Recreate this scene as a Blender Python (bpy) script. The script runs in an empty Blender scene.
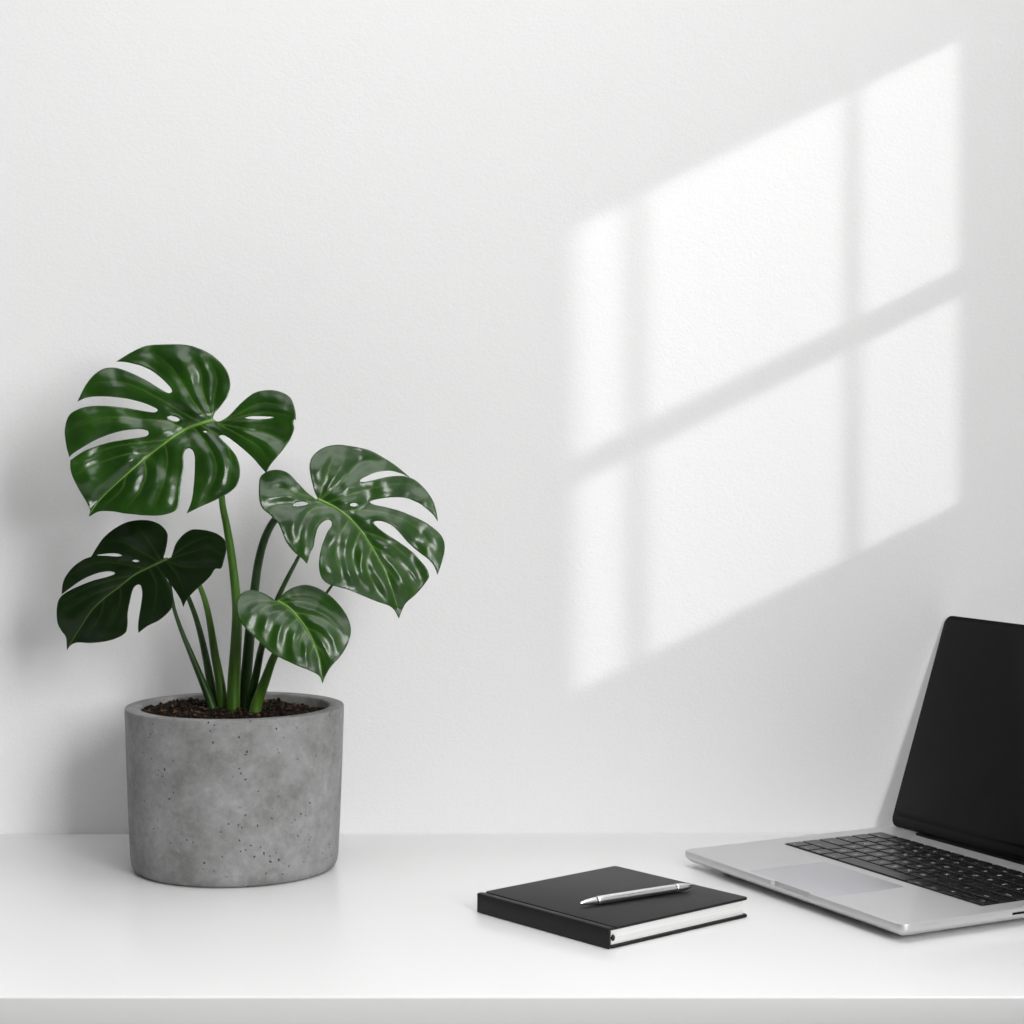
import bpy, bmesh, math, random
import numpy as np
from mathutils import Vector, Matrix, noise
from mathutils.geometry import delaunay_2d_cdt
random.seed(7)
C = bpy.context.scene.collection
R = math.radians

# ------------------------------------------------------------------ camera
F, HY, H = 2000.0, 430.6, 0.40          # focal length in px, horizon row, height of the lens above the desk top
cam = bpy.data.cameras.new('camera'); co = bpy.data.objects.new('camera', cam); C.objects.link(co)
co.location = (0, 0, H); co.rotation_euler = (R(90), 0, 0)
cam.sensor_width = 36; cam.lens = F * 36 / 1024; cam.shift_y = -(512 - HY) / 1024
cam.clip_start = 0.05
bpy.context.scene.camera = co
def at(u, v, Y):                         # pixel of the photograph + distance -> point
    return Vector(((u - 512) / F * Y, Y, H - (v - HY) / F * Y))

# ------------------------------------------------------------------ helpers
def tag(o, label=None, cat=None, group=None, kind=None):
    if label: o['label'] = label
    if cat: o['category'] = cat
    if group: o['group'] = group
    if kind: o['kind'] = kind
    return o
def empty(name, loc=(0, 0, 0), rz=0):
    o = bpy.data.objects.new(name, None); C.objects.link(o); o.location = loc; o.rotation_euler = (0, 0, rz)
    o.empty_display_size = .02
    return o
def link(name, bm, mats, parent=None, smooth=True, angle=None):
    me = bpy.data.meshes.new(name); bm.normal_update(); bm.to_mesh(me); bm.free()
    for m in (mats if isinstance(mats, (list, tuple)) else [mats]): me.materials.append(m)
    for p in me.polygons: p.use_smooth = smooth
    o = bpy.data.objects.new(name, me); C.objects.link(o)
    if smooth and angle is not None:
        try: me.set_sharp_from_angle(angle=R(angle))
        except Exception: pass
    if parent: o.parent = parent
    return o
def box(bm, x0, x1, y0, y1, z0, z1, bev=0, seg=2, mi=0):
    r = bmesh.ops.create_cube(bm, size=1)
    for v in r['verts']:
        v.co = Vector(((x0 + x1) / 2 + v.co.x * (x1 - x0), (y0 + y1) / 2 + v.co.y * (y1 - y0), (z0 + z1) / 2 + v.co.z * (z1 - z0)))
    fs = list({f for v in r['verts'] for f in v.link_faces})
    for f in fs: f.material_index = mi
    if bev:
        es = list({e for v in r['verts'] for e in v.link_edges})
        bmesh.ops.bevel(bm, geom=es, offset=bev, segments=seg, profile=.5, affect='EDGES')
def rrect(x0, x1, y0, y1, r, n=8, step=None):
    pts = []
    for cx, cy, a0 in ((x1 - r, y1 - r, 0), (x0 + r, y1 - r, 90), (x0 + r, y0 + r, 180), (x1 - r, y0 + r, 270)):
        for k in range(n + 1):
            a = R(a0 + 90 * k / n); pts.append((cx + r * math.cos(a), cy + r * math.sin(a)))
    if step:
        out = []
        for i, p in enumerate(pts):
            q = pts[(i + 1) % len(pts)]; d = math.dist(p, q); m = max(1, int(d / step))
            for k in range(m): out.append((p[0] + (q[0] - p[0]) * k / m, p[1] + (q[1] - p[1]) * k / m))
        pts = out
    return pts
def loops(bm, rings, cap=True, mi=0):     # rings of equal count, bottom to top
    vs = [[bm.verts.new(p) for p in ring] for ring in rings]
    n = len(vs[0])
    for a, b in zip(vs, vs[1:]):
        for i in range(n):
            f = bm.faces.new((a[i], a[(i + 1) % n], b[(i + 1) % n], b[i])); f.material_index = mi
    if cap:
        f = bm.faces.new(list(reversed(vs[0]))); f.material_index = mi
        f = bm.faces.new(vs[-1]); f.material_index = mi
    return vs
def slab(bm, x0, x1, y0, y1, z0, z1, r, bev=.0004, n=8, mi=0):
    rings = []
    for ins, z in ((bev, z0), (bev * .3, z0 + bev * .3), (0, z0 + bev), (0, z1 - bev), (bev * .3, z1 - bev * .3), (bev, z1)):
        rings.append([(x, y, z) for x, y in rrect(x0 + ins, x1 - ins, y0 + ins, y1 - ins, max(r - ins, 1e-4), n)])
    loops(bm, rings, mi=mi)
def lathe(bm, prof, n=96, M=None, mi=0):   # prof: (radius, z); closes on the axis where the radius is 0
    rows = []
    for r, z in prof:
        if r < 1e-7:
            v = bm.verts.new((0, 0, z)); rows.append([v] * n)
        else:
            rows.append([bm.verts.new((r * math.cos(2 * math.pi * k / n), r * math.sin(2 * math.pi * k / n), z)) for k in range(n)])
    for a, b in zip(rows, rows[1:]):
        for i in range(n):
            j = (i + 1) % n; q = [a[i], a[j], b[j], b[i]]; u = []
            for v in q:
                if v not in u: u.append(v)
            if len(u) > 2:
                f = bm.faces.new(u); f.material_index = mi
    if M is not None:
        for v in {v for row in rows for v in row}: v.co = M @ v.co
def tube(bm, pts, rad, n=14, flat=1.0):
    rings = []; m = len(pts); up = Vector((0, -1, 0))
    for i, p in enumerate(pts):
        t = (pts[min(i + 1, m - 1)] - pts[max(i - 1, 0)]).normalized()
        a = t.cross(up).normalized(); b = a.cross(t).normalized()
        rings.append([p + (a * math.cos(2 * math.pi * k / n) + b * math.sin(2 * math.pi * k / n) * flat) * rad[i] for k in range(n)])
    loops(bm, rings)
    bmesh.ops.recalc_face_normals(bm, faces=bm.faces)
def spline(P, sub=10):
    P = [Vector(p) for p in P]; out = []
    for i in range(len(P) - 1):
        p0 = P[i - 1] if i else P[0] * 2 - P[1]; p1, p2 = P[i], P[i + 1]; p3 = P[i + 2] if i + 2 < len(P) else P[-1] * 2 - P[-2]
        for k in range(sub):
            t = k / sub
            out.append(.5 * (2 * p1 + (p2 - p0) * t + (2 * p0 - 5 * p1 + 4 * p2 - p3) * t * t + (3 * p1 - p0 - 3 * p2 + p3) * t ** 3))
    out.append(P[-1]); return out

# ------------------------------------------------------------------ materials
def mat(name, col, rough=.5, metal=0, spec=None, coat=0, coat_rough=.1):
    m = bpy.data.materials.new(name); m.use_nodes = True; b = m.node_tree.nodes['Principled BSDF']
    b.inputs['Base Color'].default_value = (*col, 1); b.inputs['Roughness'].default_value = rough; b.inputs['Metallic'].default_value = metal
    if spec is not None: b.inputs['Specular IOR Level'].default_value = spec
    b.inputs['Coat Weight'].default_value = coat; b.inputs['Coat Roughness'].default_value = coat_rough
    return m, m.node_tree, b
def N(nt, t, **kw):
    n = nt.nodes.new(t)
    for k, v in kw.items():
        if k in n.inputs: n.inputs[k].default_value = v
        else: setattr(n, k, v)
    return n
def obcoord(nt, scale=(1, 1, 1)):
    tc = N(nt, 'ShaderNodeTexCoord'); mp = N(nt, 'ShaderNodeMapping'); mp.inputs['Scale'].default_value = scale
    nt.links.new(tc.outputs['Object'], mp.inputs['Vector']); return mp.outputs['Vector']
def bump(nt, b, h, strength, dist, prev=None):
    n = N(nt, 'ShaderNodeBump'); n.inputs['Strength'].default_value = strength; n.inputs['Distance'].default_value = dist
    nt.links.new(h, n.inputs['Height'])
    if prev: nt.links.new(prev, n.inputs['Normal'])
    nt.links.new(n.outputs['Normal'], b.inputs['Normal']); return n.outputs['Normal']
def ramp(nt, fac, stops):
    r = N(nt, 'ShaderNodeValToRGB'); e = r.color_ramp.elements
    while len(e) < len(stops): e.new(.5)
    for k, (p, c) in enumerate(stops): e[k].position = p; e[k].color = (*c, 1)
    nt.links.new(fac, r.inputs['Fac']); return r.outputs['Color']

# white rolled-paint plaster
M_wall, nt, b = mat('painted_plaster', (.86, .86, .86), .75)
v = obcoord(nt)
n1 = N(nt, 'ShaderNodeTexNoise', Scale=330.0, Detail=4.0, Roughness=.6); nt.links.new(v, n1.inputs['Vector'])
n2 = N(nt, 'ShaderNodeTexNoise', Scale=90.0, Detail=3.0); nt.links.new(v, n2.inputs['Vector'])
p = bump(nt, b, n2.outputs['Fac'], .07, .002)
bump(nt, b, n1.outputs['Fac'], .18, .0016, p)
# glossy white desk laminate
M_desk, nt, b = mat('white_lacquer', (.86, .86, .86), .25, spec=.35)
v = obcoord(nt); n1 = N(nt, 'ShaderNodeTexNoise', Scale=400.0, Detail=2.0); nt.links.new(v, n1.inputs['Vector']); bump(nt, b, n1.outputs['Fac'], .12, .0004)
M_edge, _, _ = mat('front_strip', (.66, .66, .66), .5)
M_steel, nt, b = mat('white_metal', (.7, .7, .7), .4)
M_floor, nt, b = mat('pale_floor', (.55, .54, .52), .5)
v = obcoord(nt); n1 = N(nt, 'ShaderNodeTexNoise', Scale=6.0, Detail=6.0); nt.links.new(v, n1.inputs['Vector'])
nt.links.new(ramp(nt, n1.outputs['Fac'], [(.3, (.5, .49, .47)), (.7, (.6, .59, .57))]), b.inputs['Base Color'])
# concrete
M_conc, nt, b = mat('cast_concrete', (.2, .2, .2), .8, spec=.3)
v = obcoord(nt)
n1 = N(nt, 'ShaderNodeTexNoise', Scale=21.0, Detail=10.0, Roughness=.66); nt.links.new(v, n1.inputs['Vector'])
base = ramp(nt, n1.outputs['Fac'], [(.30, (.175, .172, .166)), (.48, (.25, .25, .248)), (.70, (.33, .331, .333))])
n3 = N(nt, 'ShaderNodeTexNoise', Scale=120.0, Detail=9.0, Roughness=.72); nt.links.new(v, n3.inputs['Vector'])
fine = ramp(nt, n3.outputs['Fac'], [(.36, (.84, .84, .84)), (.64, (1.1, 1.1, 1.1))])
mx = N(nt, 'ShaderNodeMix', data_type='RGBA', blend_type='MULTIPLY'); mx.inputs[0].default_value = 1
nt.links.new(base, mx.inputs[6]); nt.links.new(fine, mx.inputs[7])
dn = N(nt, 'ShaderNodeTexNoise', Scale=200.0, Detail=2.0); nt.links.new(v, dn.inputs['Vector'])
vm = N(nt, 'ShaderNodeVectorMath', operation='MULTIPLY_ADD'); nt.links.new(dn.outputs['Color'], vm.inputs[0]); vm.inputs[1].default_value = (.005,) * 3; nt.links.new(v, vm.inputs[2])
vo = N(nt, 'ShaderNodeTexVoronoi', Scale=190.0); nt.links.new(vm.outputs[0], vo.inputs['Vector'])
mskn = N(nt, 'ShaderNodeTexNoise', Scale=28.0, Detail=2.0); nt.links.new(v, mskn.inputs['Vector'])
m1 = N(nt, 'ShaderNodeMath', operation='MULTIPLY'); 
inv = N(nt, 'ShaderNodeMapRange'); inv.inputs['From Min'].default_value = .1; inv.inputs['From Max'].default_value = .2; inv.inputs['To Min'].default_value = 1; inv.inputs['To Max'].default_value = 0; inv.clamp = True
nt.links.new(vo.outputs['Distance'], inv.inputs['Value'])
sep = N(nt, 'ShaderNodeSeparateColor'); nt.links.new(vo.outputs['Color'], sep.inputs[0])
keep = N(nt, 'ShaderNodeMath', operation='GREATER_THAN'); keep.inputs[1].default_value = .45; nt.links.new(sep.outputs[0], keep.inputs[0])
mk = N(nt, 'ShaderNodeMapRange'); mk.inputs['From Min'].default_value = .42; mk.inputs['From Max'].default_value = .56; nt.links.new(mskn.outputs['Fac'], mk.inputs['Value'])
m2 = N(nt, 'ShaderNodeMath', operation='MULTIPLY'); nt.links.new(keep.outputs[0], m2.inputs[0]); nt.links.new(mk.outputs[0], m2.inputs[1])
nt.links.new(inv.outputs[0], m1.inputs[0]); nt.links.new(m2.outputs[0], m1.inputs[1])
mx2 = N(nt, 'ShaderNodeMix', data_type='RGBA'); nt.links.new(m1.outputs[0], mx2.inputs[0]); nt.links.new(mx.outputs[2], mx2.inputs[6]); mx2.inputs[7].default_value = (.055, .05, .045, 1)
nt.links.new(mx2.outputs[2], b.inputs['Base Color'])
pn = bump(nt, b, n3.outputs['Fac'], .6, .0009)
iv = N(nt, 'ShaderNodeMath', operation='SUBTRACT'); iv.inputs[0].default_value = 1; nt.links.new(m1.outputs[0], iv.inputs[1])
bump(nt, b, iv.outputs[0], .8, .0012, pn)
# soil
M_soil, nt, b = mat('potting_soil', (.03, .02, .014), .9, spec=.2)
v = obcoord(nt); n1 = N(nt, 'ShaderNodeTexNoise', Scale=190.0, Detail=5.0); nt.links.new(v, n1.inputs['Vector'])
nt.links.new(ramp(nt, n1.outputs['Fac'], [(.38, (.004, .003, .002)), (.58, (.018, .010, .006)), (.70, (.15, .08, .045))]), b.inputs['Base Color'])
bump(nt, b, n1.outputs['Fac'], .6, .002)
# leaves
def leaf_mat(name, dark, light, vein, rough, spec):
    m, nt, b = mat(name, dark, rough, spec=spec)
    v = obcoord(nt); n1 = N(nt, 'ShaderNodeTexNoise', Scale=30.0, Detail=4.0); nt.links.new(v, n1.inputs['Vector'])
    base = ramp(nt, n1.outputs['Fac'], [(.3, dark), (.7, light)])
    at_ = N(nt, 'ShaderNodeAttribute', attribute_name='vein')
    mx = N(nt, 'ShaderNodeMix', data_type='RGBA'); nt.links.new(at_.outputs['Fac'], mx.inputs[0]); nt.links.new(base, mx.inputs[6]); mx.inputs[7].default_value = (*vein, 1)
    nt.links.new(mx.outputs[2], b.inputs['Base Color'])
    n2 = N(nt, 'ShaderNodeTexNoise', Scale=260.0, Detail=3.0); nt.links.new(v, n2.inputs['Vector'])
    bump(nt, b, n2.outputs['Fac'], .08, .0005)
    n3 = N(nt, 'ShaderNodeTexNoise', Scale=55.0, Detail=4.0); nt.links.new(v, n3.inputs['Vector'])
    r = N(nt, 'ShaderNodeMapRange'); r.inputs['To Min'].default_value = rough - .04; r.inputs['To Max'].default_value = rough + .06
    nt.links.new(n3.outputs['Fac'], r.inputs['Value']); nt.links.new(r.outputs[0], b.inputs['Roughness'])
    return m
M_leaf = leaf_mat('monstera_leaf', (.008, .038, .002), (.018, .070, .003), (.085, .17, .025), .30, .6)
M_leaf_shaded = leaf_mat('shaded_monstera_leaf', (.004, .014, .002), (.007, .021, .003), (.03, .06, .012), .4, .22)  # shade painted in: darker, duller green for the leaf turned from the light
M_rib, _, _ = mat('leaf_midrib', (.15, .30, .05), .4)
M_rib_shaded, _, _ = mat('shaded_leaf_midrib', (.06, .13, .02), .45)  # midrib darkened to go with the painted shade of that leaf
def stem_mat(name, a, c):
    m, nt, b = mat(name, a, .42, spec=.4)
    v = obcoord(nt, (1, 1, .12)); n1 = N(nt, 'ShaderNodeTexNoise', Scale=160.0, Detail=4.0); nt.links.new(v, n1.inputs['Vector'])
    nt.links.new(ramp(nt, n1.outputs['Fac'], [(.3, a), (.7, c)]), b.inputs['Base Color']); return m
M_stem = stem_mat('leaf_stalk', (.026, .080, .004), (.065, .155, .010))
M_stem_dark = stem_mat('dark_leaf_stalk', (.009, .033, .003), (.025, .07, .008))
# book, pen, laptop
M_cover, nt, b = mat('black_bookcloth', (.009, .009, .0093), .48, spec=.28)
v = obcoord(nt); n1 = N(nt, 'ShaderNodeTexNoise', Scale=900.0, Detail=3.0); nt.links.new(v, n1.inputs['Vector']); bump(nt, b, n1.outputs['Fac'], .2, .0004)
M_page, nt, b = mat('paper_edges', (.8, .8, .79), .8)
v = obcoord(nt, (.04, .04, 8)); n1 = N(nt, 'ShaderNodeTexNoise', Scale=130.0, Detail=3.0); nt.links.new(v, n1.inputs['Vector'])
nt.links.new(ramp(nt, n1.outputs['Fac'], [(.36, (.74, .74, .73)), (.6, (.84, .84, .83))]), b.inputs['Base Color']); bump(nt, b, n1.outputs['Fac'], .3, .0005)
M_black, _, _ = mat('black_plastic', (.006, .006, .006), .4)
M_chrome, _, _ = mat('brushed_chrome', (.88, .88, .89), .2, 1)
M_chrome_dk, _, _ = mat('dark_ring', (.05, .05, .05), .3, .6)
M_alu, nt, b = mat('anodised_aluminium', (.66, .66, .665), .48, .8)
v = obcoord(nt); n1 = N(nt, 'ShaderNodeTexNoise', Scale=1500.0, Detail=2.0); nt.links.new(v, n1.inputs['Vector']); bump(nt, b, n1.outputs['Fac'], .1, .0002)
M_pad, _, _ = mat('trackpad_glass', (.61, .61, .64), .48, .8)
M_glass, _, _ = mat('black_display_glass', (.002, .002, .002), .12, spec=.09)
M_bezel, _, _ = mat('black_bezel', (.0015, .0015, .0015), .2, spec=.08)
M_gasket, _, _ = mat('black_gasket', (.002, .002, .002), .7, spec=.2)
M_key, _, _ = mat('black_keycap', (.005, .005, .0055), .30, spec=.4)
M_legend, _, _ = mat('key_legend', (.8, .8, .8), .6)

# ------------------------------------------------------------------ the setting
YW = 1.9845; XR = 1.0; ZF = -.735; ZT = 1.9; YF = -1.6
bm = bmesh.new(); box(bm, -2.6, XR + .02, YW, YW + .12, ZF, ZT)
tag(link('wall_back', bm, M_wall, smooth=False), kind='structure')
bm = bmesh.new(); box(bm, -2.6, XR + .02, YF, YW + .12, ZF - .05, ZF)
tag(link('floor', bm, M_floor, smooth=False), kind='structure')
# right wall with two openings, the nearer one added for the soft light
K = .55; S = .49                       # the sun's run towards the wall and its drop for each metre it goes left
def wy(x): return YW - K * (XR + .0055 - x)
w1 = dict(y0=wy(.0614), y1=wy(.444), z0=.787 + S * (XR + .0055 - .442) - .4602, z1=.787 + S * (XR + .0055 - .442))
w2 = dict(y0=-1.0, y1=.2, z0=.35, z1=1.7)
bm = bmesh.new(); fr = .02
ys = sorted([YF, w2['y0'], w2['y1'], w1['y0'] - fr, w1['y1'] + fr, YW])
def rw(y0, y1, z0, z1): box(bm, XR, XR + .02, y0, y1, z0, z1)
rw(YF, w2['y0'], ZF, ZT); rw(w2['y1'], w1['y0'] - fr, ZF, ZT); rw(w1['y1'] + fr, YW, ZF, ZT)
rw(w2['y0'], w2['y1'], ZF, w2['z0']); rw(w2['y0'], w2['y1'], w2['z1'], ZT)
rw(w1['y0'] - fr, w1['y1'] + fr, ZF, w1['z0'] - fr); rw(w1['y0'] - fr, w1['y1'] + fr, w1['z1'] + fr, ZT)
tag(link('wall_right', bm, M_wall, smooth=False), kind='structure')
def pane_mat():
    m = bpy.data.materials.new('window_glass'); m.use_nodes = True; nt = m.node_tree; nt.nodes.clear()
    o = N(nt, 'ShaderNodeOutputMaterial'); t = N(nt, 'ShaderNodeBsdfTransparent'); g = N(nt, 'ShaderNodeBsdfGlossy'); g.inputs['Roughness'].default_value = .02
    mx = N(nt, 'ShaderNodeMixShader'); mx.inputs[0].default_value = .05
    nt.links.new(t.outputs[0], mx.inputs[1]); nt.links.new(g.outputs[0], mx.inputs[2]); nt.links.new(mx.outputs[0], o.inputs[0]); return m
M_pane = pane_mat()
def window(name, w, bars_y, bars_z, fr, t):
    root = tag(empty(name, (XR, (w['y0'] + w['y1']) / 2, w['z0'])), kind='structure')
    def rel(bm): bmesh.ops.translate(bm, verts=bm.verts, vec=-Vector(root.location))
    bm = bmesh.new(); x0, x1 = XR + .004, XR + .004 + t
    box(bm, x0, x1, w['y0'] - fr, w['y0'], w['z0'] - fr, w['z1'] + fr); box(bm, x0, x1, w['y1'], w['y1'] + fr, w['z0'] - fr, w['z1'] + fr)
    box(bm, x0, x1, w['y0'], w['y1'], w['z0'] - fr, w['z0']); box(bm, x0, x1, w['y0'], w['y1'], w['z1'], w['z1'] + fr)
    rel(bm); link('window_frame', bm, M_steel, root, smooth=False)
    for a, c in bars_y:
        bm = bmesh.new(); box(bm, x0, x1, a, c, w['z0'], w['z1']); rel(bm); link('glazing_bar', bm, M_steel, root, smooth=False)
    for a, c in bars_z:
        bm = bmesh.new(); box(bm, x0 + .0003, x1 - .0003, w['y0'], w['y1'], a, c); rel(bm); link('glazing_bar', bm, M_steel, root, smooth=False)
    bm = bmesh.new(); box(bm, x0 + t * .35, x0 + t * .65, w['y0'], w['y1'], w['z0'], w['z1']); rel(bm); link('pane', bm, M_pane, root, smooth=False)
zb0, zb1 = w1['z0'] + .2055, w1['z0'] + .2335
window('window_1', w1, [(wy(.115), wy(.1308)), (wy(.3315), wy(.3442))], [(zb0, zb1)], fr, .003)
window('added_window', w2, [(-.41, -.39)], [], .03, .01)  # unseen window, added and sized to let in the soft key

# desk
desk = tag(empty('desk', (0, 1.7, ZF)), 'glossy white desk along the wall, carrying the plant, notebook and laptop', 'desk')
YD = 1.4135
bm = bmesh.new(); box(bm, -1.25, .98, YD + .0004, YW - .0005, -.030, 0, bev=.0012, seg=3)
bmesh.ops.translate(bm, verts=bm.verts, vec=-Vector(desk.location)); link('desktop', bm, M_desk, desk, angle=40)
bm = bmesh.new(); box(bm, -1.249, .979, YD - .0006, YD + .002, -.0296, -.0012, bev=.0004, seg=2)  # thin strip over the front face, a greyer white than the desktop
bmesh.ops.translate(bm, verts=bm.verts, vec=-Vector(desk.location)); tag(link('front_strip', bm, M_edge, desk, angle=40), 'slightly greyer strip along the front of the desk')
for x in (-1.2, .93):
    for y in (YD + .04, YW - .05):
        bm = bmesh.new(); box(bm, x - .02, x + .02, y - .02, y + .02, ZF, -.030, bev=.001)
        bmesh.ops.translate(bm, verts=bm.verts, vec=-Vector(desk.location)); link('leg', bm, M_steel, desk, angle=40)

# ------------------------------------------------------------------ potted plant
PC = Vector((-.2545, 1.8380, 0))
plant = tag(empty('potted_monstera', PC), 'green split-leaf monstera growing in a round grey concrete pot', 'plant')
RT, RI, HT = .0998, .0862, .1476
bm = bmesh.new()
prof = [(0, .0012), (.080, .0012), (.083, 0), (.088, 0), (.0902, .0007), (.0924, .0028), (.0939, .0062), (.0946, .0105), (.0949, .016)]
for k in range(1, 12): prof.append((.0948 + (RT - .0948) * (k / 11) ** .8, .016 + (HT - .0032 - .016) * k / 11))
prof += [(RT - .0001, HT - .0012), (RT - .0004, HT - .0003), (RT - .0012, HT), (RI + .0014, HT), (RI + .0005, HT - .0005), (RI, HT - .0018), (RI - .001, .10), (0, .10)]
lathe(bm, prof, 128)
bmesh.ops.recalc_face_normals(bm, faces=bm.faces)
link('pot', bm, M_conc, plant, angle=50)
# soil: lumpy bed with loose crumbs
bm = bmesh.new(); ZS = .1405
def soil_z(x, y):
    n = noise.noise(Vector((x * 28, y * 28, 3))) * .0035 + noise.noise(Vector((x * 90, y * 90, 5))) * .0022
    return ZS + n + .0035 * max(0, -x / RI) - .002 * max(0, x / RI)
rs = [0] + [RI * .985 * k / 26 for k in range(1, 27)]; rows = []
for r in rs:
    rows.append([bm.verts.new((0, 0, soil_z(0, 0)))] * 90 if r == 0 else
                [bm.verts.new((r * math.cos(2 * math.pi * k / 90), r * math.sin(2 * math.pi * k / 90), soil_z(r * math.cos(2 * math.pi * k / 90), r * math.sin(2 * math.pi * k / 90)))) for k in range(90)])
for a, c in zip(rows, rows[1:]):
    for i in range(90):
        j = (i + 1) % 90
        bm.faces.new((a[0], c[i], c[j]) if a[0] is a[1] else (a[i], c[i], c[j], a[j]))
for k in range(1500):
    r = RI * .965 * math.sqrt(random.random()); a = random.random() * 2 * math.pi
    x, y = r * math.cos(a), r * math.sin(a); s = random.choice((.0010, .0014, .0019, .0026)) * random.uniform(.8, 1.2)
    if x < 0 and random.random() < .15: s *= 1.7
    s = min(s, .0045)
    if r + s * 1.3 > RI * .985: continue
    q = bmesh.ops.create_icosphere(bm, subdivisions=1, radius=s, matrix=Matrix.Translation((x, y, soil_z(x, y) + s * .45)))
    sq = random.uniform(.6, 1)
    for v in q['verts']:
        d = v.co - Vector((x, y, soil_z(x, y) + s * .45)); d *= random.uniform(.65, 1.25); d.z *= sq; v.co = Vector((x, y, soil_z(x, y) + s * .45)) + d
tag(link('soil', bm, M_soil, plant, smooth=False), kind='stuff')

def conv(pts, ox, oy, sc): return [(ox + p[0] / sc, oy + p[1] / sc) + ((p[2],) if len(p) > 2 else ()) for p in pts]
def smooth_outline(pts, step=1.4):       # a third value marks a sharp tip
    n = len(pts); cor = [i for i, p in enumerate(pts) if len(p) > 2]
    out = []
    if not cor:
        P = [Vector(p[:2]) for p in pts]; seq = P + [P[0]]
        s = spline([P[-1]] + seq + [P[1]], 8)[8:-8]; out = s[:-1]
    else:
        for a, c in zip(cor, cor[1:] + [cor[0] + n]):
            seg = [Vector(pts[k % n][:2]) for k in range(a, c + 1)]
            out += spline(seg, 8)[:-1] if len(seg) > 2 else seg[:1]
    res = []
    for p in out:
        if not res or (p - res[-1]).length > step * .6: res.append(p)
    if (res[-1] - res[0]).length < step * .5: res.pop()
    return res
def seg_dist(P, poly):                   # P: (n,2); poly: (m,2) -> distance, share of the length
    best = np.full(len(P), 1e9); par = np.zeros(len(P)); sd = np.zeros(len(P)); L = np.r_[0, np.cumsum(np.hypot(*np.diff(poly, axis=0).T))]
    for i in range(len(poly) - 1):
        a, c = poly[i], poly[i + 1]; d = c - a; l2 = d @ d
        t = np.clip(((P - a) @ d) / l2, 0, 1); q = a + t[:, None] * d; r = np.hypot(*(P - q).T); m = r < best
        best[m] = r[m]; par[m] = ((L[i] + t * math.sqrt(l2)) / L[-1])[m]; sd[m] = (d[0] * (P - a)[:, 1] - d[1] * (P - a)[:, 0])[m]
    return best, par, np.sign(sd)
def inside(P, poly):
    poly = np.array(poly); x, y = P.T; r = np.zeros(len(P), bool); j = len(poly) - 1
    for i in range(len(poly)):
        xi, yi = poly[i]; xj, yj = poly[j]
        if yi != yj: r ^= ((yi > y) != (yj > y)) & (x < (xj - xi) * (y - yi) / (yj - yi) + xi)
        j = i
    return r
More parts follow.
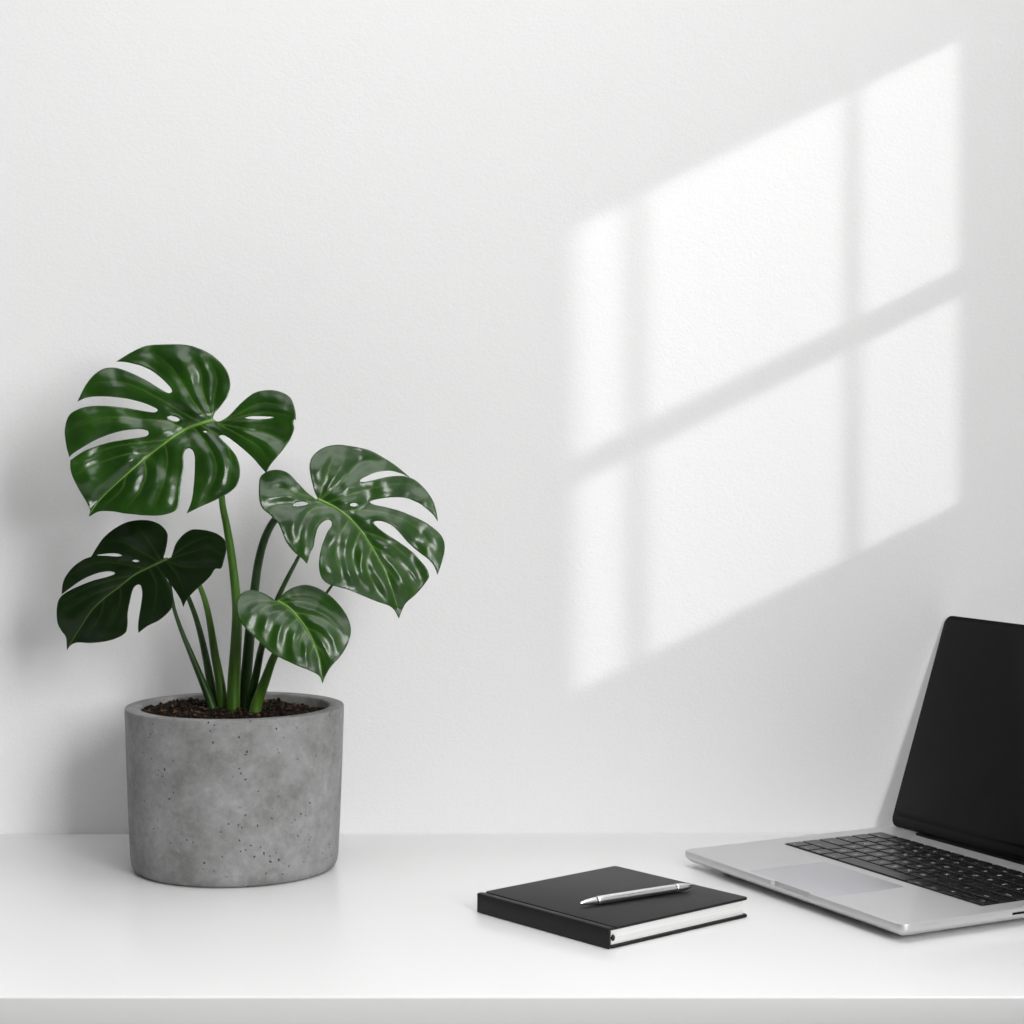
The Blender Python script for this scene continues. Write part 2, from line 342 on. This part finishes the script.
def leaf(outline, holes, midrib, veins, surf, mats, ribw, groove=.0022, vw=.62, arch=.004, wave=.001, seed=0, fold=.0, step=1.5):
    O = smooth_outline(outline); HL = [smooth_outline(h, .8) for h in holes]
    mr = np.array([tuple(p) for p in spline([(a, c) for a, c in midrib], 6)]); VV = [np.array([tuple(p) for p in spline([(a, c) for a, c in q], 5)]) for q in veins]
    xs = [p.x for p in O]; ysx = [p.y for p in O]
    gx, gy = np.meshgrid(np.arange(min(xs), max(xs), step), np.arange(min(ysx), max(ysx), step * .87))
    gx[::2] += step / 2; G = np.c_[gx.ravel(), gy.ravel()]
    On = [tuple(p) for p in O]; Hn = [[tuple(p) for p in h] for h in HL]
    ok = inside(G, On)
    for h in Hn: ok &= ~inside(G, h)
    G = G[ok]
    for q in [On] + Hn:
        dd, _, _ = seg_dist(G, np.array(q + [q[0]])); G = G[dd > step * .5]
    V = list(On); E = [(i, (i + 1) % len(On)) for i in range(len(On))]
    for h in Hn:
        k = len(V); V += h; E += [(k + i, k + (i + 1) % len(h)) for i in range(len(h))]
    vp = []
    for q in VV:
        for a_, c_ in zip(q, q[1:]):
            k_ = max(1, int(np.hypot(*(c_ - a_)) / 1.1)); vp += [tuple(a_ + (c_ - a_) * j / k_) for j in range(k_)]
    vp = np.array(vp); ok = inside(vp, On)
    for h in Hn: ok &= ~inside(vp, h)
    vp = vp[ok]
    for q in [On] + Hn: vp = vp[seg_dist(vp, np.array(q + [q[0]]))[0] > .6]
    G = G[((G[:, None, :] - vp[None]) ** 2).sum(2).min(1) > .75 ** 2]
    V += [tuple(g) for g in G] + [tuple(g) for g in vp]
    vo_, _, fa, *_ = delaunay_2d_cdt([Vector(v) for v in V], E, [], 0, .02)
    P = np.array([tuple(v) for v in vo_]); T = np.array([f for f in fa if len(f) == 3])
    cen = P[T].mean(1); ok = inside(cen, On)
    for h in Hn: ok &= ~inside(cen, h)
    T = T[ok]
    dm, tm, sm = seg_dist(P, mr)
    dv = np.full(len(P), 1e9); fadev = np.zeros(len(P))
    for q in VV:
        d, t, _ = seg_dist(P, q); m = d < dv; dv[m] = d[m]; fadev[m] = t[m]
    edge, _, _ = seg_dist(P, np.array(On + [On[0]]))
    h = groove * (1 - np.exp(-(dv / 6.5) ** 2)) * np.clip(edge / 14, .25, 1) * np.clip(dm / 10, 0, 1)
    h += groove * .8 * (1 - np.exp(-(dm / 5) ** 2))
    h += arch * (1 - np.exp(-(dm / 28) ** 2)) - fold * (dm / 60) ** 2
    rnd = np.array([noise.noise(Vector((p[0] * .035, p[1] * .035, seed))) for p in P]) * wave
    rnd2 = np.array([noise.noise(Vector((p[0] * .11, p[1] * .11, seed + 9))) for p in P]) * wave * .08
    Y = surf(P[:, 0], P[:, 1], dm, tm, sm) - h + rnd + rnd2
    pts = [at(P[i, 0], P[i, 1], Y[i]) - PC for i in range(len(P))]
    # keep the thickness real: a second skin behind the first, joined along every rim
    me = bpy.data.meshes.new('leaf'); me.from_pydata([tuple(p) for p in pts], [], [tuple(reversed(t.tolist())) for t in T]); me.update()
    bm = bmesh.new(); bm.from_mesh(me)
    bm.normal_update()
    used = [f for f in bm.faces]
    if sum(f.normal.y * f.calc_area() for f in used) > 0: bmesh.ops.reverse_faces(bm, faces=bm.faces)
    loose = [v for v in bm.verts if not v.link_faces]; 
    bm.to_mesh(me)
    vein = me.attributes.new('vein', 'FLOAT', 'POINT')
    fade = np.clip(1.05 - fadev * .85, 0, 1)
    vv = np.exp(-(dv / vw) ** 2) * fade * .75 + np.exp(-(dm / 1.6) ** 2) * np.clip(1.1 - tm, 0, 1)
    vv = np.clip(vv, 0, 1)
    vein.data.foreach_set('value', vv.astype(np.float32))
    bm.free(); bm = bmesh.new(); bm.from_mesh(me); bmesh.ops.delete(bm, geom=[v for v in bm.verts if not v.link_faces], context='VERTS'); bm.to_mesh(me); bm.free()
    me.materials.append(mats[0])
    for p in me.polygons: p.use_smooth = True
    o = bpy.data.objects.new('leaf', me); C.objects.link(o); o.parent = plant
    s = o.modifiers.new('thickness', 'SOLIDIFY'); s.thickness = .0007; s.offset = -1
    # midrib
    q = np.array([tuple(p) for p in spline([(a, c) for a, c in midrib], 8)])
    dmr, tmr, smr = seg_dist(q, mr); Yq = surf(q[:, 0], q[:, 1], dmr, tmr, smr)
    dvq = seg_dist(q, mr)[0]
    rq = np.array([noise.noise(Vector((p[0] * .035, p[1] * .035, seed))) for p in q]) * wave + np.array([noise.noise(Vector((p[0] * .11, p[1] * .11, seed + 9))) for p in q]) * wave * .08
    path = [at(a[0], a[1], y + r_ - .0001) - PC for a, y, r_ in zip(q, Yq, rq)]
    n = len(path); bm = bmesh.new(); tube(bm, path, [ribw * (1 - .82 * (i / (n - 1)) ** .8) for i in range(n)], 8)
    link('midrib', bm, mats[1], o)
    return o

# big upper left leaf
L1 = [(643,348),(650,325),(672,298),(700,255),(709,205),(690,150),(640,100),(575,68),(520,57),(440,57),(380,62),(325,85),(262,123,1),(300,126),(360,140),(410,166),(455,205),(480,236),(472,248),(452,242),(415,220),(370,193),(310,165),(260,149),(215,151),(175,175),(140,218),(108,281,1),(150,264),(220,262),(300,270),(370,288),(416,308),(423,318),(410,324),(375,320),(300,307),(220,299),(150,301),(98,318),(70,345),(58,400),(65,460),(76,500,1),(92,484),(140,454),(200,424),(270,400),(340,389),(378,393),(388,405),(375,419),(300,431),(220,446),(140,474),(80,513,1),(80,545),(90,580),(115,630),(145,680),(158,710),(152,735,1),(190,714),(240,713),(300,722),(380,730),(440,728),(490,712),(506,680),(515,600),(525,540),(525,490),(540,466),(558,470),(569,495),(570,540),(567,600),(558,670),(538,722,1),(590,697),(660,665),(712,635),(740,600),(748,550),(735,500),(710,465),(675,430),(667,416),(690,416),(740,452),(795,500),(830,540),(850,562,1),(868,530),(910,480),(945,430),(960,390),(958,365),(962,350),(968,356,1),(964,310),(945,265),(900,241),(850,237),(800,250),(750,290),(712,330),(684,352),(660,360)]
H1 = [[(768,344),(800,338),(850,339),(882,343),(850,350),(795,351)], [(463,343),(478,337),(500,343),(511,353),(498,360),(475,355)], [(602,398),(612,396),(621,402),(610,404)]]
R1 = [(645,355),(600,366),(540,388),(480,425),(400,485),(330,543),(250,615),(190,675),(156,725)]
V1 = [[(625,358),(570,290),(520,210),(470,140),(400,85)],[(638,350),(600,240),(590,160),(540,90)],[(640,345),(645,270),(655,190),(620,110)],
      [(600,366),(520,325),(430,270),(300,210),(170,205)],[(530,392),(460,362),(360,352),(220,345),(80,390)],[(470,432),(390,440),(250,460),(110,510)],
      [(400,485),(300,490),(180,530),(100,570)],[(560,380),(600,425),(645,500),(652,570),(610,660)],[(590,372),(680,430),(715,520),(700,620)],
      [(450,450),(462,500),(450,590),(415,680)],[(370,510),(378,570),(350,640),(300,700)],[(300,570),(280,630),(215,690)],
      [(655,362),(740,330),(830,290),(930,300)],[(660,364),(760,340),(850,325),(950,340)],[(660,368),(750,385),(830,400),(925,430)],[(660,370),(740,410),(820,460),(860,520)]]
cv1 = lambda q: conv(q, 50, 330, 3.938)
def surf1(x, y, dm, t, s):
    return 1.800 - (y - 425) / 1100 * .32 - (x - 180) / 1100 * .10 + ((y - 425) / 90) ** 2 * .007 + np.clip((x - 225) / 70, 0, 1) ** 2 * -.004
leaf(cv1(L1), [cv1(h) for h in H1], cv1(R1), [cv1(q) for q in V1], surf1, (M_leaf, M_rib), .0017, groove=.0030, wave=.006, seed=1, fold=-.0005)
# right leaf
L2 = [(362,368),(345,325),(327,250),(325,200),(345,160),(390,128),(450,115),(520,122),(600,140),(660,170),(725,212),(790,266,1),(750,247),(700,235),(640,240),(590,260),(558,280),(572,288),(620,280),(690,264),(755,260),(800,272),(832,292),(870,332),(900,380),(915,430),(921,472,1),(900,442),(860,405),(820,380),(770,362),(700,360),(630,370),(605,381),(625,394),(680,406),(740,422),(800,446),(860,475),(912,512),(945,552),(953,600),(940,660),(920,720,1),(905,682),(880,650),(830,613),(780,567),(740,520),(705,488),(655,470),(622,475),(638,498),(680,530),(740,568),(800,613),(840,655),(868,690),(880,727),(862,760),(820,810),(775,850),(755,885),(740,924,1),(720,885),(692,864),(640,845),(580,820),(520,795),(460,778),(412,764),(380,735),(368,690),(370,640),(382,585),(405,525),(427,490),(420,465),(395,468),(365,498),(350,545),(342,590),(327,620),(312,670,1),(288,645),(250,612),(215,565),(196,520),(178,478,1),(160,462),(140,440),(105,410),(90,370),(88,310),(95,265),(130,238),(180,232),(225,248),(265,288),(310,335),(345,362)]
H2 = [[(245,398),(262,384),(295,379),(318,386),(305,396),(268,402)], [(512,394),(522,387),(540,387),(550,395),(538,402),(520,401)]]
R2 = [(362,368),(405,388),(455,415),(510,458),(560,512),(605,580),(650,655),(695,750),(732,868)]
V2 = [[(370,365),(395,280),(440,160)],[(375,368),(460,300),(560,200),(640,190)],[(410,384),(520,345),(650,310),(790,300),(890,380)],[(470,425),(580,420),(700,440),(820,500),(915,620)],
      [(380,378),(300,350),(200,320),(110,330)],[(385,382),(290,385),(200,390),(140,400)],[(405,405),(330,420),(280,500),(270,590)],[(505,470),(465,540),(448,640),(480,740)],
      [(580,520),(680,560),(780,640),(850,740)],[(605,580),(700,640),(780,720),(810,790)],[(640,650),(700,710),(750,790)],[(560,520),(530,600),(540,700),(580,790)],[(610,600),(590,680),(620,760),(670,840)]]
cv2 = lambda q: conv(q, 240, 420, 4.6545)
def surf2(x, y, dm, t, s):
    return 1.790 - (y - 520) / 1100 * .34 + (x - 350) / 1100 * .30 + ((y - 520) / 80) ** 2 * .010 + ((x - 350) / 90) ** 2 * .006
leaf(cv2(L2), [cv2(h) for h in H2], cv2(R2), [cv2(q) for q in V2], surf2, (M_leaf, M_rib), .0014, groove=.0028, wave=.006, seed=2)
# lower left leaf
L3 = [(632,296),(638,270),(650,210),(648,165),(612,125),(560,105),(500,103),(440,115),(380,147),(330,188),(295,235),(262,290,1),(220,306),(170,342),(132,390),(116,430),(110,484,1),(148,455),(210,411),(280,379),(340,366),(376,369),(381,379),(340,395),(270,413),(200,440),(140,469),(108,492,1),(92,520),(85,570),(90,630),(110,670),(133,705),(138,767,1),(158,742),(190,730),(260,732),(330,725),(390,708),(435,680),(446,640),(447,580),(460,510),(475,455),(497,434),(516,440),(523,480),(518,530),(508,590),(502,640),(503,679,1),(550,645),(610,615),(658,572),(681,530),(674,480),(662,435),(640,392),(668,430),(702,480),(722,515),(733,548,1),(750,510),(790,465),(830,430),(870,390),(895,353),(925,350),(940,310),(955,245),(945,205),(910,175),(860,157),(800,150),(768,155),(730,180),(695,225),(676,280),(664,300)]
H3 = [[(290,282),(340,275),(390,274),(420,285),(392,290),(330,286)], [(471,313),(488,306),(508,313),(490,319)]]
R3 = [(650,300),(600,325),(540,353),(480,385),(400,448),(320,510),(260,572),(190,680),(142,755)]
V3 = [[(620,310),(570,230),(500,130)],[(610,318),(500,255),(420,215),(330,210)],[(540,352),(440,330),(300,320),(160,380)],[(480,385),(380,405),(240,450),(110,520)],[(420,430),(280,480),(140,560)],[(560,350),(595,430),(590,530),(560,630)],
      [(590,330),(640,400),(668,500)],[(410,440),(410,520),(370,640)],[(330,500),(310,590),(240,700)],[(660,300),(740,240),(850,190),(930,210)],[(660,305),(760,270),(860,250),(940,280)],[(655,310),(730,340),(820,340),(900,340)],[(650,315),(700,380),(740,470)]]
cv3 = lambda q: conv(q, 40, 500, 5.12)
def surf3(x, y, dm, t, s):
    return 1.825 - (x - 140) / 1100 * .42 - (y - 585) / 1100 * .05 + ((y - 580) / 80) ** 2 * .006
leaf(cv3(L3), [cv3(h) for h in H3], cv3(R3), [cv3(q) for q in V3], surf3, (M_leaf_shaded, M_rib_shaded), .0014, groove=.0022, wave=.004, seed=3)
# small heart-shaped leaf in front
L4 = [(545,562),(560,545),(585,520),(625,498),(680,488),(740,505),(800,545),(850,600),(880,655),(888,710),(870,770),(840,820),(795,870),(770,912),(757,947,1),(742,912),(700,888),(640,865),(570,832),(510,797),(450,740),(400,692),(365,645),(355,590),(365,545),(395,518),(440,513),(490,530),(530,556)]
R4 = [(545,562),(600,595),(655,655),(705,735),(740,830),(756,930)]
V4 = [[(545,565),(620,535),(720,540),(800,590)],[(560,570),(680,570),(790,620),(860,690)],[(620,615),(740,640),(820,700),(850,780)],[(670,680),(760,730),(800,810)],[(715,760),(755,800),(775,860)],
      [(540,565),(450,560),(380,590)],[(555,575),(480,600),(440,690)],[(600,600),(540,650),(500,760)],[(640,645),(590,700),(580,810)],[(680,700),(650,760),(660,850)],[(715,770),(700,820),(715,880)]]
cv4 = lambda q: conv(q, 160, 480, 4.6545)
def surf4(x, y, dm, t, s):
    return 1.762 - (y - 630) / 1100 * .36 + (x - 295) / 1100 * .20 + ((y - 640) / 50) ** 2 * .009 + (dm / 45) ** 2 * .006
leaf(cv4(L4), [], cv4(R4), [cv4(q) for q in V4], surf4, (M_leaf, M_rib), .0012, groove=.0024, arch=.002, wave=.004, seed=4)

# stalks: (u, v, distance, width in px)
def stalk(pts, m):
    q = spline([Vector((a, c, d, 0)) if False else Vector((a, c, d)) for a, c, d, w in pts], 8)
    w = spline([Vector((0, 0, w)) for a, c, d, w in pts], 8)
    path = [at(p.x, p.y, p.z) - PC for p in q]; rad = [max(.0006, w_.z / 2 / F * p.z) for w_, p in zip(w, q)]
    bm = bmesh.new(); tube(bm, path, rad, 16); return link('leaf_stalk', bm, m, plant)
stalk([(213,422,1.802,3.5),(219,450,1.812,5),(222,500,1.822,6.5),(226.5,525,1.828,7.5),(231,552,1.832,8.3),(235,585,1.835,9),(237,612,1.838,10),(236,645,1.842,11.5),(234,680,1.845,13),(233,712,1.845,14)], M_stem)
stalk([(318,500,1.795,3),(310,508.5,1.81,3.5),(296,512,1.82,4.5),(284,514.5,1.828,6),(274,521,1.835,7.5),(265,538,1.84,8),(258.5,562,1.845,8.5),(254.5,590,1.85,9),(251,620,1.855,10),(248,655,1.86,11),(245,690,1.86,12),(243,714,1.86,13)], M_stem_dark)
stalk([(306,540,1.815,3),(298,558,1.80,3.6),(288,577,1.795,4.5),(278,598,1.80,5.3),(268,625,1.81,6),(261,650,1.82,7),(256,675,1.832,8),(250,700,1.84,9),(247,714,1.84,9)], M_stem_dark)
stalk([(345,560,1.82,2.5),(338,575,1.82,2.5),(328,591,1.815,2.8),(310,612,1.81,4),(290,635,1.81,6),(275,655,1.815,7.5),(266,678,1.822,9.5),(258,700,1.825,11.5),(254,717,1.825,13)], M_stem)
stalk([(168,559,1.822,3),(169,572,1.83,3),(171.5,595,1.84,3.4),(175,612,1.842,3.8),(182,632,1.845,4.6),(191,654,1.847,5.8),(201,678,1.85,7.2),(209,698,1.852,8.5),(214,713,1.852,9)], M_stem_dark)
stalk([(170.5,557.6,1.825,5.5),(172,562,1.826,4),(180,580,1.84,4),(188.5,598,1.852,4.8),(196,618,1.86,5.4),(202,640,1.865,6.4),(207,663,1.868,7.6),(212,690,1.87,9),(216,712,1.87,10)], M_stem_dark)
stalk([(178,560,1.815,3),(190,568,1.835,4),(200.5,588,1.845,5.2),(207,608,1.85,6),(211.5,632,1.853,7.2),(215,655,1.855,8.4),(220,682,1.858,9.8),(224,712,1.858,11.5)], M_stem)

# ------------------------------------------------------------------ notebook
BK = Vector((.07438, 1.54059, 0)); BA = .71401; BW, BL, BH = .1592, .1582, .0164
book = tag(empty('notebook', BK, BA), 'closed black hardcover notebook lying flat on the desk beside the laptop', 'notebook')
# local x: along the page edge facing the camera; local y: along the spine
bm = bmesh.new()
slab(bm, .0080, BW, 0, BL, BH - .0022, BH, .0035, .0007)
slab(bm, .0030, BW, 0, BL, 0, .0024, .0035, .0007)
slab(bm, 0, .0062, 0, BL, BH - .0020, BH - .0001, .0018, .0007)
box(bm, .0045, .0100, .0006, BL - .0006, BH - .0022, BH - .0011)
slab(bm, 0, .0024, 0, BL, .0003, BH - .0003, .0008, .0006)
link('cover', bm, M_cover, book, angle=40)
bm = bmesh.new(); box(bm, .0052, BW - .0038, .0026, BL - .0026, .0024, BH - .0022, bev=.0002, seg=1)
link('page_block', bm, M_page, book, smooth=False)
for y in (.0026, BL - .0026):
    bm = bmesh.new(); lathe(bm, [(0, -.0016), (.0014, -.0014), (.0018, 0), (.0014, .0014), (0, .0016)], 12, Matrix.Translation((.0068, y, .0078)) @ Matrix.Scale(1.5, 4, (0, 0, 1)) @ Matrix.Rotation(R(90), 4, 'X'))
    tag(link('headband', bm, M_black, book), 'small black band at the end of the spine')

# ------------------------------------------------------------------ pen
def gp(u, v, z):
    Y = F * (H - z) / (v - HY); return at(u, v, Y)
PR = .0035
pa, pb = gp(580.2, 903.2, BH + PR), gp(691.5, 885.8, BH + PR)
pl = (pb - pa).length; dirp = (pb - pa).normalized()
pen = tag(empty('ballpoint_pen', pa), 'slim silver ballpoint pen lying across the black notebook', 'pen')
Mx = dirp.to_track_quat('Z', 'Y').to_matrix().to_4x4()
def penpart(name, prof, m):
    bm = bmesh.new(); lathe(bm, prof, 40, Mx); bmesh.ops.recalc_face_normals(bm, faces=bm.faces); return link(name, bm, m, pen, angle=35)
t1, t2 = pl * .14, pl * .845
penpart('tip', [(0, 0), (.0007, .0002), (.0011, .0012), (.0022, .0058), (.0030, t1 - .0018), (.0031, t1 - .0008), (0, t1 - .0008)], M_chrome)
penpart('ring', [(0, t1 - .0008), (.0029, t1 - .0008), (.0029, t1 + .0006), (0, t1 + .0006)], M_chrome_dk)
penpart('barrel', [(0, t1 + .0006), (.0031, t1 + .0006), (.0034, t1 + .0011), (PR, t1 + .006), (PR, t2 - .0008), (.0034, t2 - .0003), (0, t2 - .0003)], M_chrome)
penpart('ring', [(0, t2 - .0003), (.0030, t2 - .0003), (.0030, t2 + .0007), (0, t2 + .0007)], M_chrome_dk)
penpart('end_cap', [(0, t2 + .0007), (.0034, t2 + .0007), (.0037, t2 + .0012), (.0035, t2 + .005), (.0028, pl - .006), (.0020, pl - .0022), (.0014, pl - .0004), (.0008, pl), (0, pl)], M_chrome)

# ------------------------------------------------------------------ laptop
LA = Vector((.1560, 1.838, 0)); LYAW = R(-62.4); LW, LD, ZTP = .3175, .240, .0150
lap = tag(empty('laptop', LA, LYAW), 'open silver laptop with a blank black screen and black keyboard', 'laptop')
BD = LD + .003
def outline_ring(ins, z, dent=0):
    pts = rrect(ins, LW - ins, ins, BD - ins, .0085 - min(ins, .007), 10, .001); out = []
    for x, y in pts:
        if dent and y < .003 and .142 < x < .196:
            e = min(1, (x - .142) / .0015, (.196 - x) / .0015); y += dent * max(0, e)
        out.append((x, y, z))
    return out
bm = bmesh.new()
rings = [outline_ring(.0125, .0038), outline_ring(.0078, .0042), outline_ring(.0040, .0056), outline_ring(.0014, .0080), outline_ring(.0003, .0092), outline_ring(0, .0100),
         outline_ring(0, .0106), outline_ring(0, .0108, .0026), outline_ring(0, .0144, .0028), outline_ring(.0002, .0148, .0028), outline_ring(.0007, ZTP, .0028)]
loops(bm, rings)
for x, y in ((.03, .03), (LW - .03, .03), (.03, BD - .03), (LW - .03, BD - .03)):
    pass
base = link('base', bm, M_alu, lap, angle=30)
for x, y in ((.035, .035), (LW - .035, .035), (.035, BD - .035), (LW - .035, BD - .035)):
    bm = bmesh.new(); lathe(bm, [(0, 0), (.009, 0), (.010, .0008), (.010, .0040), (0, .0040)], 24, Matrix.Translation((x, y, 0))); tag(link('foot', bm, M_gasket, lap, angle=40), 'black rubber foot')
bm = bmesh.new(); slab(bm, .1025, .2150, .0050, .0860, ZTP - .0002, ZTP + .00012, .003, .0001); link('trackpad', bm, M_pad, lap, angle=30)
bm = bmesh.new()
box(bm, LW - .0005, LW + .00015, .112, .146, .0103, .0122); link('card_slot', bm, M_gasket, lap, smooth=False)
KX0, KX1, KY0, PY = .0235, .2975, .0975, .0189
bm = bmesh.new(); slab(bm, KX0 - .0004, KX1 + .0004, KY0 - .0003, KY0 + PY * 6 - .0015, ZTP - .0002, ZTP + .0002, .0022, .0001)
kb = link('keyboard', bm, M_gasket, lap, angle=30)
rowsK = [[('fn', 1), ('ctrl', 1), ('opt', 1), ('cmd', 1.25), ('', 5.1), ('cmd', 1.25), ('opt', 1), ('<', 1), ('^', 1), ('>', 1)],
         [('shift', 2.3)] + [(c, 1) for c in 'ZXCVBNM,./'] + [('shift', 2.3)],
         [('caps', 1.8)] + [(c, 1) for c in "ASDFGHJKL;'"] + [('return', 1.8)],
         [('tab', 1.5)] + [(c, 1) for c in 'QWERTYUIOP[]\\'],
         [(c, 1) for c in '`1234567890-='] + [('delete', 1.5)],
         [('esc', 1.5)] + [('F%d' % k, 1) for k in range(1, 13)] + [('', 1)]]
dg = bpy.context.evaluated_depsgraph_get()
def legend(bm, s, x, y, z):
    if not s: return
    cu = bpy.data.curves.new('legend', 'FONT'); cu.body = s; cu.size = .0062 if len(s) == 1 else (.0034 if len(s) < 4 else .0030); cu.align_x = 'CENTER'; cu.align_y = 'CENTER'
    cu.resolution_u = 2
    t = bpy.data.objects.new('legend', cu); C.objects.link(t)
    d = bpy.context.evaluated_depsgraph_get(); me = bpy.data.meshes.new_from_object(t.evaluated_get(d))
    n0 = len(bm.verts); f0 = len(bm.faces); bm.from_mesh(me); bm.verts.ensure_lookup_table(); bm.faces.ensure_lookup_table()
    for v in bm.verts[n0:]: v.co = Vector((v.co.x + x, v.co.y + y, z))
    for f in bm.faces[f0:]: f.material_index = 1
    bpy.data.objects.remove(t); bpy.data.curves.remove(cu); bpy.data.meshes.remove(me)
def key(s, x0, x1, y0, y1):
    bm = bmesh.new(); zb, zt = ZTP, ZTP + .0011
    rr = .0016
    loops(bm, [[(x, y, z) for x, y in rrect(x0 + i, x1 - i, y0 + i, y1 - i, rr, 4)] for i, z in ((0, zb), (0, zt - .00035), (.00012, zt - .0001), (.0004, zt), (.0030, zt - .00012))])
    if len(s) <= 1: legend(bm, s, (x0 + x1) / 2, (y0 + y1) / 2, zt + .00003)
    else: legend(bm, s, (x0 + x1) / 2, y0 + .004, zt + .00003)
    return link('key', bm, (M_key, M_legend), kb, angle=50)
gap = .0011
for r, row in enumerate(rowsK):
    tot = sum(w for _, w in row); u = (KX1 - KX0) / tot; x = KX0; y0 = KY0 + r * PY
    for s, w in row:
        x1 = x + w * u
        if s == '^':
            key('', x + gap, x1 - gap, y0 + gap, y0 + PY / 2 - gap * .5); key('', x + gap, x1 - gap, y0 + PY / 2 + gap * .5, y0 + PY - gap)
        else: key(s, x + gap, x1 - gap, y0 + gap, y0 + PY - gap)
        x = x1
# hinge and lid
bm = bmesh.new(); slab(bm, .047, LW - .047, LD - .0075, LD + .0022, ZTP - .0005, ZTP + .0022, .0015, .0006)
tag(link('hinge_cover', bm, M_bezel, lap, angle=40), 'long black hinge cover')
LL, TH, TILT = .2135, .0040, .332
lidroot_M = Matrix.Translation((0, LD, ZTP + .0006)) @ Matrix.Rotation(math.pi / 2 - TILT, 4, 'X')   # lid lies in local xy, screen on +z side facing the keys
def lidpart(name, bm, m, parent=lap, **k):
    for v in bm.verts: v.co = lidroot_M @ v.co
    return link(name, bm, m, parent, **k)
bm = bmesh.new(); slab(bm, 0, LW, 0, LL, -TH, 0, .0095, .0006, 10)
lid = lidpart('lid', bm, M_alu, angle=30)
bm = bmesh.new(); slab(bm, .0002, LW - .0002, .0003, LL - .0002, -.0016, .0004, .0093, .0003, 10)
tag(lidpart('gasket', bm, M_gasket, angle=30), 'thin black seal around the screen')
bm = bmesh.new(); slab(bm, .0013, LW - .0013, .0014, LL - .0013, .0001, .0006, .0083, .0001, 10)
lidpart('bezel', bm, M_bezel, angle=30)
bm = bmesh.new(); slab(bm, .0030, LW - .0030, .0105, LL - .0030, .0004, .00075, .0070, .0001, 10)
lidpart('screen', bm, M_glass, angle=30)

# ------------------------------------------------------------------ light
w = bpy.data.worlds.new('daylight'); bpy.context.scene.world = w; w.use_nodes = True
bg = w.node_tree.nodes['Background']; bg.inputs[0].default_value = (1, 1, 1, 1); bg.inputs[1].default_value = .05
s = bpy.data.lights.new('sun', 'SUN'); s.energy = 1.45; s.angle = R(.85); s.color = (1, 1, 1)
so = bpy.data.objects.new('sun', s); C.objects.link(so)
so.rotation_euler = Vector((-1, K, -S)).to_track_quat('-Z', 'Y').to_euler(); so.location = (3, .5, 2.5)
a = bpy.data.lights.new('soft_key', 'AREA'); a.shape = 'RECTANGLE'; a.size = 1.35; a.size_y = 1.2; a.energy = 98; a.color = (1, 1, 1)  # added soft key from the right, fills the added opening
ao = bpy.data.objects.new('soft_key', a); C.objects.link(ao); ao.location = (XR + .03, -.40, 1.025); ao.rotation_euler = Vector((-1, 0, 0)).to_track_quat('-Z', 'Y').to_euler()

c = bpy.data.lights.new('overhead_fill', 'AREA'); c.shape = 'RECTANGLE';  c.size = 2.4; c.size_y = 1.3; c.energy = 24  # added fill lamp overhead to brighten the desk, no real fitting
cl = bpy.data.objects.new('overhead_fill', c); C.objects.link(cl); cl.location = (.5, 1.2, 2.1)

sc = bpy.context.scene
sc.view_settings.view_transform = 'Standard'; sc.view_settings.look = 'None'; sc.view_settings.exposure = .24; sc.view_settings.gamma = 1; sc.view_settings.use_curve_mapping = False
sc.cycles.use_denoising = True
sc.cycles.max_bounces = 10; sc.cycles.diffuse_bounces = 5
